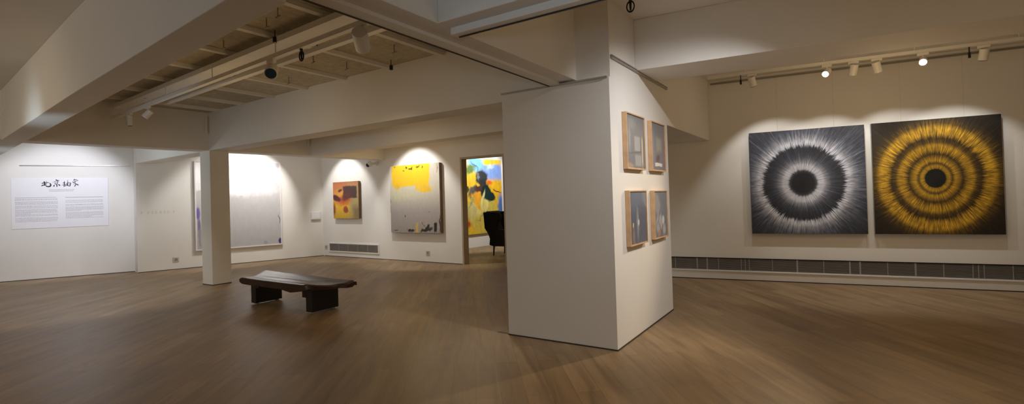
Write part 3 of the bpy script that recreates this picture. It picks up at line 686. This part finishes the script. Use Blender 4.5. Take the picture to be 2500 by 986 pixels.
jing = [([(895, 255), (930, 290), (960, 310), (1060, 315)], [15, 45, 50, 20]), ([(735, 400), (820, 375), (900, 330)], [8, 15, 22]), ([(860, 400), (860, 480), (900, 490)], [15, 28, 15]), ([(870, 400), (950, 370), (1020, 350)], [14, 16, 20]),
        ([(1010, 360), (970, 420), (960, 490)], [14, 26, 20]), ([(860, 480), (960, 475)], [14, 16]), ([(935, 480), (950, 560), (940, 620)], [28, 38, 20]), ([(830, 520), (800, 560), (810, 595)], [20, 50, 40]), ([(1010, 490), (1060, 520), (1105, 560)], [20, 50, 30])]
chou = [([(1230, 440), (1290, 420), (1345, 395)], [20, 30, 25]), ([(1310, 325), (1320, 420), (1310, 540), (1290, 610)], [8, 30, 32, 34]), ([(1190, 530), (1270, 520), (1370, 490)], [10, 24, 16]),
        ([(1480, 280), (1478, 400), (1470, 540)], [10, 20, 22]), ([(1440, 430), (1440, 560)], [20, 30]), ([(1440, 430), (1540, 420), (1620, 430), (1600, 510), (1580, 590)], [18, 26, 34, 34, 28]), ([(1370, 590), (1385, 500), (1430, 500)], [30, 20, 12]), ([(1440, 550), (1510, 560), (1580, 575)], [24, 34, 34]), ([(1450, 500), (1520, 490), (1600, 495)], [12, 14, 16])]
xiang = [([(1810, 240), (1790, 290), (1770, 330)], [20, 32, 14]), ([(1800, 270), (1870, 270), (1960, 315), (2000, 320)], [16, 26, 30, 22]), ([(1725, 360), (1760, 410), (1800, 430)], [18, 38, 18]), ([(1830, 300), (1850, 360), (1800, 420)], [12, 26, 18]), ([(1790, 360), (1880, 350), (1930, 370)], [10, 16, 12]),
         ([(1830, 400), (1870, 480), (1860, 540), (1810, 600), (1790, 570)], [20, 28, 32, 36, 14]), ([(1870, 470), (1930, 500), (2005, 540)], [20, 44, 44]), ([(1760, 520), (1800, 470), (1840, 440)], [10, 16, 14])]
for s_, nm in ((bei, 'brush_character'), (jing, 'brush_character'), (chou, 'brush_character'), (xiang, 'brush_character')): chr_(s_, nm)
rnd = random.Random(3)
def textlines(name, x0, x1, zt, zb, n, hh, mat):
    b = BM()
    for i in range(n):
        z = zt - (zt - zb) * i / max(1, n - 1); x = x0
        end = x1 if i % 5 != 4 else x0 + (x1 - x0) * rnd.uniform(0.3, 0.8)
        while x < end - 0.01:
            wl = rnd.uniform(0.012, 0.045); xe = min(x + wl, end)
            add_box(b, x, xe, -0.0092, -0.0082, z - hh / 2 * rnd.uniform(0.6, 1), z + hh / 2); x = xe + 0.007
    return obj(name, b, mat, t)
textlines('subtitle', sA + 0.13, sB - 0.08, 0.855, 0.825, 2, 0.016, 'ink_grey')
xL0 = 0.06; xL1 = (Vector((-14.772, 3.771)) - Lp).dot(Ld) - s0; xR0 = (Vector((-14.709, 3.89)) - Lp).dot(Ld) - s0; xR1 = (Vector((-14.393, 4.486)) - Lp).dot(Ld) - s0
b = BM(); add_box(b, xL0, xL1 - 0.02, -0.0092, -0.0082, 0.682, 0.690); add_box(b, xR0, xR1, -0.0092, -0.0082, 0.672, 0.682); obj('heading_rule', b, 'ink_mid', t)
for zt, zb, n in ((0.652, 0.634, 2), (0.595, 0.535, 4), (0.500, 0.455, 3), (0.42, 0.285, 7), (0.235, 0.155, 4)): textlines('paragraph', xL0, xL1, zt, zb, n, 0.011, 'ink_grey')
for zt, zb, n in ((0.610, 0.560, 3), (0.515, 0.495, 2), (0.455, 0.370, 5), (0.33, 0.205, 6)): textlines('paragraph', xR0, xR1, zt, zb, n, 0.011, 'ink_grey')

# faint vinyl lettering on wall_back_left
t = thing('vinyl_lettering', 'faint small vinyl lettering on the wall left of the column', 'sign', wpt(0.04, 0, 1.38), wa)
for gx in (0.03, 0.16, 0.24, 0.31, 0.40, 0.48, 0.55, 0.66):
    b = BM()
    for j in range(3): add_box(b, gx, gx + 0.045, -0.002, -0.0006, j * 0.022, j * 0.022 + 0.006)
    add_box(b, gx + 0.018, gx + 0.024, -0.0021, -0.0005, -0.01, 0.06)
    obj('letter', b, 'vinyl_beige', t)

# wall box at corner
t = thing('wall_box', 'small white box on the wall beside the far left corner', 'switch box', wpt(3.92, 0, 1.05), wa)
b = BM(); add_box(b, 0, 0.26, -0.06, -0.001, 0, 0.20); obj('casing', b, 'white_metal', t, 0.006)
b = BM(); add_box(b, 0.02, 0.24, -0.064, -0.0605, 0.03, 0.17); obj('cover', b, 'panel_white', t, 0.003)

# sockets
def socket(loc, rz, label, mat='socket_plastic'):
    t = thing('wall_socket', label, 'socket', loc, rz)
    b = BM(); add_box(b, -0.06, 0.06, -0.012, -0.001, -0.06, 0.06); obj('plate', b, mat, t, 0.004)
    b = BM(); add_box(b, -0.035, 0.035, -0.0165, -0.0125, -0.035, 0.035); obj('face', b, 'socket_dark', t, 0.004)
    for dx, dz in ((-0.014, -0.01), (0.014, -0.01), (0.0, 0.014)):
        b = BM(); add_box(b, dx - 0.003, dx + 0.003, -0.0175, -0.0168, dz - 0.007, dz + 0.007); obj('pin_hole', b, 'black_metal', t)
    return t
socket((-8.297, yw(-8.297), 0.225), -0.0076, 'square wall socket below the yellow painting')
socket(wpt(0.75, 0, 0.24), wa, 'square wall socket low on the wall left of the column')
socket((-12.22, yw(-12.22), 0.25), -0.0076, 'pale wall socket in the far left corner')

for (x, y, z0, z1, lab) in ((-9.95, 4.70, 2.95, 3.20, 'thin white conduit in the corner above the square column'), (-9.84, 6.79, 2.85, 3.20, 'thin white conduit in the corner between two far beams')):
    b = BM(); add_tube(b, (x, y, z0), (x, y, z1), 0.018, seg=12); add_tube(b, (x, y, z0 - 0.06), (x, y, z0 - 0.0005), 0.026, seg=12)
    tag(obj('wall_conduit', b, 'white_metal'), lab, 'conduit')

# floor socket
t = thing('floor_socket', 'small brass-edged floor socket beside the pillar foot', 'socket', (-3.145, 4.61, 0))
b = BM(); add_box(b, -0.085, 0.075, -0.07, 0.07, 0.0, 0.005); obj('rim', b, 'grey_metal', t, 0.002)
b = BM(); add_box(b, -0.075, 0.065, -0.06, 0.06, 0.0051, 0.008); obj('lid', b, 'brass_floor', t, 0.001)

# security camera
t = thing('security_camera', 'small white dome camera with black lens high on the far wall', 'camera', (-10.0, yw(-10.0), 2.50))
b = BM(); add_tube(b, (0, -0.001, 0.0), (0, -0.05, 0.0), 0.05, seg=20); obj('bracket', b, 'white_metal', t)
b = BM(); add_tube(b, (0, -0.051, 0.0), (-0.05, -0.14, -0.01), 0.025, seg=16); obj('arm', b, 'white_metal', t)
b = BM(); bmesh.ops.create_uvsphere(b, u_segments=20, v_segments=12, radius=0.075, matrix=Matrix.Translation((-0.08, -0.19, -0.02))); obj('housing', b, 'white_metal', t, smooth=True)
b = BM(); bmesh.ops.create_uvsphere(b, u_segments=20, v_segments=12, radius=0.055, matrix=Matrix.Translation((-0.10, -0.225, -0.05))); obj('lens', b, 'black_metal', t, smooth=True)

# ------------------------------------------------------------------ bench
t = thing('wooden_bench', 'low dark carved wooden bench on two black slab legs', 'bench', (-6.72, 4.30, 0))
def bench_top():
    b = BM(); nx, ny = 60, 24
    def edge(v):   # left and right ends for each v (0 near .. 1 far)
        xl = -0.83 - 0.47 * v ** 1.0
        xr = 0.80 + 0.24 * min(1.0, v / 0.5) ** 0.8 + (0.10 * min(1.0, (v - 0.62) / 0.08) if v > 0.62 else 0.0)
        return xl, xr
    top, bot = [], []
    for j in range(ny + 1):
        v = j / ny; xl, xr = edge(v); rt, rb = [], []
        for i in range(nx + 1):
            u = i / nx; x = xl + (xr - xl) * u
            y = -0.315 + v * (0.66 - 0.10 * u) + 0.015 * math.sin(3.0 * u)
            c = abs(2 * v - 1)
            z = 0.385 + 0.045 * c ** 1.5 - 0.014 * math.cos(6 * PI * v) * (1 - c) * (1 - abs(2 * u - 1))
            z += 0.012 * (abs(2 * u - 1)) ** 4
            e = max(0.0, (abs(v - 0.5) - 0.44) / 0.06); z -= 0.018 * e * e          # rolled long edges
            eu = max(0.0, (u - 0.97) / 0.03); z -= 0.022 * eu * eu
            el = max(0.0, (0.04 - u) / 0.04); z -= 0.022 * el
            # carved slot
            if 0.36 < u < 0.60 and 0.20 < v < 0.28: z -= 0.022
            if 0.78 < u < 0.90 and 0.16 < v < 0.24: z -= 0.018
            rt.append(b.verts.new((x, y, z)))
            th = 0.088 - 0.03 * abs(math.sin(PI * v)) * 0.5
            th *= 1 - 0.55 * max(0, 1 - u / 0.04) - 0.45 * max(0, 1 - (1 - u) / 0.05)
            zb = z - th if c > 0.8 else 0.345
            zb = min(zb, z - 0.02)
            dip = 0.03 * max(0.0, 1 - abs(u - 0.78) / 0.16) if v < 0.12 else 0.0
            rb.append(b.verts.new((x + (0.03 if i == nx and False else 0), y, zb - dip)))
        top.append(rt); bot.append(rb)
    for j in range(ny):
        for i in range(nx):
            b.faces.new((top[j][i], top[j][i + 1], top[j + 1][i + 1], top[j + 1][i]))
            b.faces.new((bot[j][i], bot[j + 1][i], bot[j + 1][i + 1], bot[j][i + 1]))
    for i in range(nx):
        b.faces.new((top[0][i], bot[0][i], bot[0][i + 1], top[0][i + 1])); b.faces.new((top[ny][i], top[ny][i + 1], bot[ny][i + 1], bot[ny][i]))
    for j in range(ny):
        b.faces.new((top[j][0], top[j + 1][0], bot[j + 1][0], bot[j][0])); b.faces.new((top[j][nx], bot[j][nx], bot[j + 1][nx], top[j + 1][nx]))
    return b
o = obj('seat', bench_top(), 'dark_wood', t, smooth=True)
mo = o.modifiers.new('edges', 'EDGE_SPLIT'); mo.split_angle = math.radians(40)
for (x0, x1, y0, y1) in ((-0.79, -0.66, -0.165, 0.26), (0.58, 0.71, -0.165, 0.27)):
    b = BM(); add_box(b, x0, x1, y0, y1, 0.02, 0.345)
    leg = obj('leg', b, 'black_lacquer', t, 0.008)
    for yy in (y0 + 0.05, y1 - 0.05):
        b = BM(); add_tube(b, ((x0 + x1) / 2, yy, 0.0), ((x0 + x1) / 2, yy, 0.0195), 0.028, seg=16); obj('glide', b, 'glide', leg)
b = BM(); add_box(b, 0.50, 0.579, -0.165, 0.24, 0.21, 0.345); obj('cleat', b, 'black_lacquer', t, 0.005)
b = BM(); add_box(b, -0.659, -0.58, -0.165, 0.24, 0.25, 0.345); obj('cleat', b, 'black_lacquer', t, 0.005)

# ------------------------------------------------------------------ wing chair in next room
t = thing('wing_chair', 'black high-backed wing armchair in the next room seen through the doorway', 'armchair', (-7.30, 10.86, 0), math.radians(4))
def profile_slab(pts, y0, y1, dx0=0.0):
    b = BM(); n = len(pts)
    a = [b.verts.new((x, y0, z)) for x, z in pts]; c = [b.verts.new((x, y1, z)) for x, z in pts]
    b.faces.new(a); b.faces.new(c[::-1])
    for i in range(n): b.faces.new((a[i], c[i], c[(i + 1) % n], a[(i + 1) % n]))
    return b
obj('backrest', profile_slab([(-0.50, 1.13), (-0.47, 0.70), (-0.36, 0.40), (-0.30, 0.26), (-0.18, 0.26), (-0.20, 0.50), (-0.32, 0.80), (-0.34, 1.14), (-0.42, 1.16)], -0.28, 0.28), 'black_fabric', t, 0.02)
for s in (-1, 1):
    y0, y1 = (-0.35, -0.27) if s < 0 else (0.27, 0.35)
    obj('wing', profile_slab([(-0.51, 1.13), (-0.48, 0.72), (-0.30, 0.45), (0.0, 0.56), (-0.06, 0.70), (-0.10, 0.84), (0.00, 0.92), (0.03, 1.03), (-0.02, 1.12), (-0.15, 1.14)], y0, y1), 'black_fabric', t, 0.018)
    obj('armrest', profile_slab([(-0.34, 0.28), (-0.22, 0.25), (0.30, 0.25), (0.32, 0.50), (0.24, 0.52), (0.22, 0.68), (-0.02, 0.68), (-0.30, 0.60)], y0 - 0.01 * s * -1, y1 + 0.0), 'black_fabric', t, 0.015)
b = BM(); add_box(b, -0.30, 0.33, -0.265, 0.265, 0.26, 0.40); obj('seat_base', b, 'black_fabric', t, 0.015)
b = BM(); add_box(b, -0.22, 0.34, -0.262, 0.262, 0.401, 0.49); obj('seat_cushion', b, 'black_fabric', t, 0.03)
for x, y in ((-0.24, -0.28), (-0.24, 0.28), (0.26, -0.28), (0.26, 0.28)):
    b = BM(); add_tube(b, (x + (-0.02 if x < 0 else 0.01), y, 0), (x, y, 0.255), 0.014, 0.026, seg=12); obj('leg', b, 'black_lacquer', t)

# ------------------------------------------------------------------ lighting track, ducts
def bar(name, p, q, wd, ht, z, mat, label, cat):
    p = Vector(p); q = Vector(q); d = (q - p).normalized(); n = Vector((-d.y, d.x)) * wd / 2
    b = BM(); add_prism(b, [tuple(p - n), tuple(q - n), tuple(q + n), tuple(p + n)], z, z + ht)
    return b
def hung_bar(name, p, q, wd, ht, z, mat, label, cat, ztop, nh=5):
    p = Vector(p); q = Vector(q)
    t = thing(name, label, cat, (p.x, p.y, z), math.atan2((q - p).y, (q - p).x)); ln = (q - p).length
    b = BM(); add_box(b, 0, ln, -wd / 2, wd / 2, 0, ht); obj('bar', b, mat, t, 0.002)
    for k in range(nh):
        x = ln * (k + 0.5) / nh; b = BM(); add_tube(b, (x, 0, ht + 0.0005), (x, 0, ztop - z - 0.001), 0.006, seg=8); obj('drop_rod', b, mat, t)
    return t
def ty(x): return 3.27 + (x + 9.95) * -0.0635
hung_bar('lighting_track', (-9.95, 3.27), (-2.55, 2.80), 0.055, 0.045, 3.0, 'white_metal', 'long cream lighting track hung under the bench bay ceiling', 'lighting track', 3.169)
hung_bar('cable_duct', (-9.95, 3.34), (-2.5, 2.92), 0.19, 0.06, 3.17, 'white_metal', 'broad cream cable duct running beside the lighting track', 'duct', ZL)
hung_bar('conduit_pipe', (-8.6, 3.50), (-2.5, 3.17), 0.07, 0.05, 3.10, 'white_metal', 'slim cream conduit on the far side of the lighting track', 'pipe', ZL)
# white bar under the beam at top centre
t = thing('lighting_track', 'white lighting track with a dark slot under the beam at top centre', 'lighting track', (-2.15, 2.62, 2.6))
b = BM(); add_box(b, 0, 6.7, -0.03, 0.045, 0.012, 0.0595); obj('bar', b, 'white_metal', t, 0.001)
b = BM(); add_box(b, 0.02, 6.7, 0.03, 0.045, 0.006, 0.0115); obj('slot', b, 'black_metal', t)
# right track
Rt0 = Rp + Rd * 0.75 + Rn * 0.92; Rt1 = Rp + Rd * 6.9 + Rn * 0.92
hung_bar('lighting_track', tuple(Rt0), tuple(Rt1), 0.05, 0.04, 3.24, 'white_metal', 'cream lighting track in front of the right wall', 'lighting track', ZR, 6)

def spotlight(x, y, z, aim, label, lens='black_metal', r=0.045, ln=0.13, body='white_metal', lit=None, group=None):
    """adapter box at track, yoke, cylinder aimed at point"""
    t = thing('track_spotlight', label, 'spotlight', (x, y, z), 0, group)
    b = BM(); add_box(b, -0.06, 0.06, -0.018, 0.018, -0.035, -0.001); obj('adapter', b, body, t, 0.002)
    c = Vector((0, 0, -0.11)); d = (Vector(aim) - Vector((x, y, z - 0.11))).normalized()
    b = BM(); add_tube(b, (0, 0, -0.0352), (0, 0, -0.065), 0.008, seg=10); obj('stem', b, body, t)
    b = BM(); add_tube(b, c - d * ln * 0.45, c + d * ln * 0.55, r, seg=24); h = obj('housing', b, body, t, 0.002)
    b = BM(); add_tube(b, c + d * (ln * 0.55 + 0.0005), c + d * (ln * 0.55 + 0.006), r * 0.88, seg=24); obj('lens', b, lens, t)
    return t, Vector((x, y, z)) + c + d * (ln * 0.55 + 0.02)
m, nt, bb = newmat('lit_lens'); bb.inputs['Base Color'].default_value = (1, 0.95, 0.9, 1); bb.inputs['Emission Color'].default_value = (1, 0.93, 0.84, 1); bb.inputs['Emission Strength'].default_value = 14

# bench bay fixtures
spotlight(-8.41, ty(-8.41), 3.0, (-9.6, 2.0, 1.0), 'white track spotlight tilted aside with a black face, far end of the bench bay track')
spotlight(-9.20, ty(-9.20), 3.0, (-9.2, 3.4, 0), 'slim white cylinder spotlight pointing straight down at the far end of the track', r=0.035, ln=0.16)
spotlight(-4.86, ty(-4.86), 3.0, (-3.0, 1.5, 1.3), 'white cylinder spotlight with a dark blue lens in the middle of the track', lens='glass_blue', r=0.062, ln=0.15)
spotlight(-3.36, ty(-3.36), 3.0, (-6.5, 6.5, 0.5), 'large white spotlight at the near end of the bench bay track', r=0.065, ln=0.20)
# black ring spots
def ring(x, y, z, label):
    t = thing('ring_lamp', label, 'lamp', (x, y, z))
    b = BM(); add_torus(b, (0, 0, 0), 0.042, 0.007, 'y', 0.8, 1.1); obj('ring', b, 'black_metal', t, smooth=True)
    b = BM(); add_tube(b, (0, 0, 0.0535), (0, 0, 0.075), 0.014, seg=12); obj('socket', b, 'black_metal', t)
    b = BM(); add_tube(b, (0, 0, -0.035), (0, 0, 0.035), 0.008, 0.012, seg=10); obj('core', b, 'black_metal', t)
    return t
ring(-4.29, ty(-4.29), 2.93, 'black ring-shaped lamp hanging from the bench bay track')
r_ = ring(-1.45, 4.19, 3.13, 'black ring-shaped lamp hanging near the top of the big pillar')
b = BM(); add_tube(b, (0, 0, 0.0755), (0, 0, ZR - 3.13 - 0.001), 0.005, seg=8); obj('cord', b, 'white_metal', r_)
# dark ceiling clips and hooks
for k, (x, y) in enumerate(((-4.79, 2.95), (-4.74, 3.41), (-4.69, 4.45), (-6.64, 3.51), (-8.57, 3.62), (-8.71, 3.25))):
    b = BM(); add_tube(b, (x, y, ZL - 0.13), (x, y, ZL - 0.075), 0.022, seg=10); add_tube(b, (x, y, ZL - 0.0745), (x, y, ZL - 0.0015), 0.005, seg=8)
    tag(obj('ceiling_clip', b, 'black_metal'), 'small black clip dangling from the bench bay ceiling', 'clip', 'black clips under the bench bay ceiling')
for k, (x, y) in enumerate(((-4.20, 2.62), (-4.55, 2.72), (-5.51, 2.80), (-5.35, 2.5), (-5.25, 3.72), (-6.43, 4.15), (-5.2, 4.17), (-4.2, 4.04))):
    b = BM(); add_tube(b, (x, y, ZL - 0.09), (x, y, ZL - 0.0015), 0.006, seg=8); add_tube(b, (x - 0.03, y, ZL - 0.0955), (x + 0.03, y, ZL - 0.088), 0.007, seg=8)
    tag(obj('ceiling_hook', b, 'grey_metal'), 'thin bent metal hook hanging from the boarded ceiling', 'hook', 'metal hooks under the bench bay ceiling')

# right wall track fixtures
def tr(s): p = Rp + Rd * s + Rn * 0.92; return p.x, p.y
def s_of(x): return (x + 2.476) / Rd.x
c1 = Vector((-0.42, 9.2)); c2 = Vector((1.19, 9.39))
SP = []
for x, aim, label, lens in (
    (-1.117, (-0.55, 9.2, 0.6), 'white track spotlight above the left edge of the silver painting', 'black_metal'),
    (0.139, (-0.30, 9.2, 0.6), 'white track spotlight above the right edge of the silver painting', 'white_metal'),
    (0.40, (1.05, 9.35, 0.6), 'white track spotlight above the left edge of the gold painting', 'white_metal'),
    (1.50, (1.30, 9.4, 0.6), 'white track spotlight above the right half of the gold painting', 'black_metal')):
    px, py = tr(s_of(x))
    t_, e = spotlight(px, py, 3.24, aim, label, lens=lens, r=0.05, ln=0.14); SP.append((e, aim))
for x, aim, pw_, half_, label in ((-0.172, (-1.9, 3.3, 0.0), 340, 20, 'lit track spotlight glaring above the silver painting'), (0.896, (0.1, 2.4, 0.3), 60, 30, 'lit track spotlight glaring above the gold painting')):
    px, py = tr(s_of(x))
    t_, e = spotlight(px, py, 3.24, aim, label, lens='lit_lens', r=0.044, ln=0.12)
    spot('spot_glare', e, aim, pw_, half_, 0.8, WARM, 0.04)
# black dangling plugs on the right track
for x in (-1.27, 1.36):
    px, py = tr(s_of(x))
    b = BM(); add_tube(b, (px, py, 3.10), (px, py, 3.17), 0.014, seg=10); add_tube(b, (px, py, 3.1705), (px, py, 3.2395), 0.007, seg=8)
    tag(obj('cable_plug', b, 'black_metal'), 'small black plug hanging from the right wall track', 'plug', 'black plugs on the right wall track')

# ------------------------------------------------------------------ lamps' light
PW_R = [34, 34, 33, 33]
for (e, aim), pw in zip(SP, PW_R): spot('spot_picture', e, aim, pw, 47, 0.38, NEUT, 0.03)
# pillar pictures + beam: spots in the bay in front of the deep beam
spot('spot_pillar', (0.35, 3.95, 3.32), (-1.8, 5.35, 1.30), 250, 35, 0.95, (1.0, 0.98, 0.98), 0.03)
spot('spot_beam', (-0.9, 3.6, 3.30), (-0.8, 6.6, 1.9), 0.8, 36, 0.5, NEUT, 0.03)
spot('spot_beam', (2.4, 4.0, 3.30), (2.4, 6.9, 2.0), 10, 36, 0.5, NEUT, 0.03)
# title wall, cool
spot('spot_title', (-12.6, 3.0, 3.1), (-14.75, 3.83, 1.65), 200, 36, 0.6, COOL, 0.05)
spot('spot_title', (-12.2, 2.4, 3.1), (-14.9, 2.9, 0.9), 130, 50, 0.9, NEUT, 0.08)
# large pale painting
spot('spot_picture', (-11.5, 7.1, 3.18), (-13.0, 7.0, 1.65), 170, 40, 0.4, NEUT, 0.03)
spot('spot_picture', (-11.4, 6.5, 3.18), (-13.0, 6.75, 1.9), 55, 36, 0.35, NEUT, 0.03)
# far wall
spot('spot_picture', (-11.2, 7.8, 3.15), (-11.2, 8.93, 1.45), 122, 38, 0.45, NEUT, 0.03)
spot('spot_picture', (-8.55, 7.75, 3.15), (-8.55, 8.9, 1.35), 148, 42, 0.45, NEUT, 0.03)
# unseen far bay spots on the floor, then two added bench bay fills
spot('spot_floor', (-8.16, 7.6, 2.85), (-1.7, 3.8, 0.0), 210, 12, 0.9, WARM, 0.03)
spot('spot_floor', (-6.2, 7.85, 2.85), (-2.0, 3.8, 0.0), 45, 12, 0.9, WARM, 0.03)
spot('spot_floor', (-3.9, 3.25, 2.6), (-6.0, 6.3, 0.0), 26, 40, 0.6, WARM, 0.05)
spot('spot_floor', (-9.2, 3.35, 2.82), (-10.5, 3.0, 0.0), 90, 45, 0.6, NEUT, 0.05)
# next room
spot('spot_room', (-7.7, 12.2, 3.1), (-9.35, 12.5, 1.5), 240, 50, 0.4, NEUT, 0.04)
spot('spot_room', (-6.4, 11.0, 3.1), (-7.2, 10.6, 0.0), 60, 50, 0.6, WARM, 0.05)
# added floor fills in the near bay, over the camera
spot('spot_floor', (-6.5, -1.5, 3.2), (-9.0, 1.5, 0.0), 70, 65, 0.8, WARM, 0.08)
spot('spot_floor', (1.5, 0.5, 3.3), (-0.5, 3.0, 0.0), 4, 60, 0.8, WARM, 0.08)
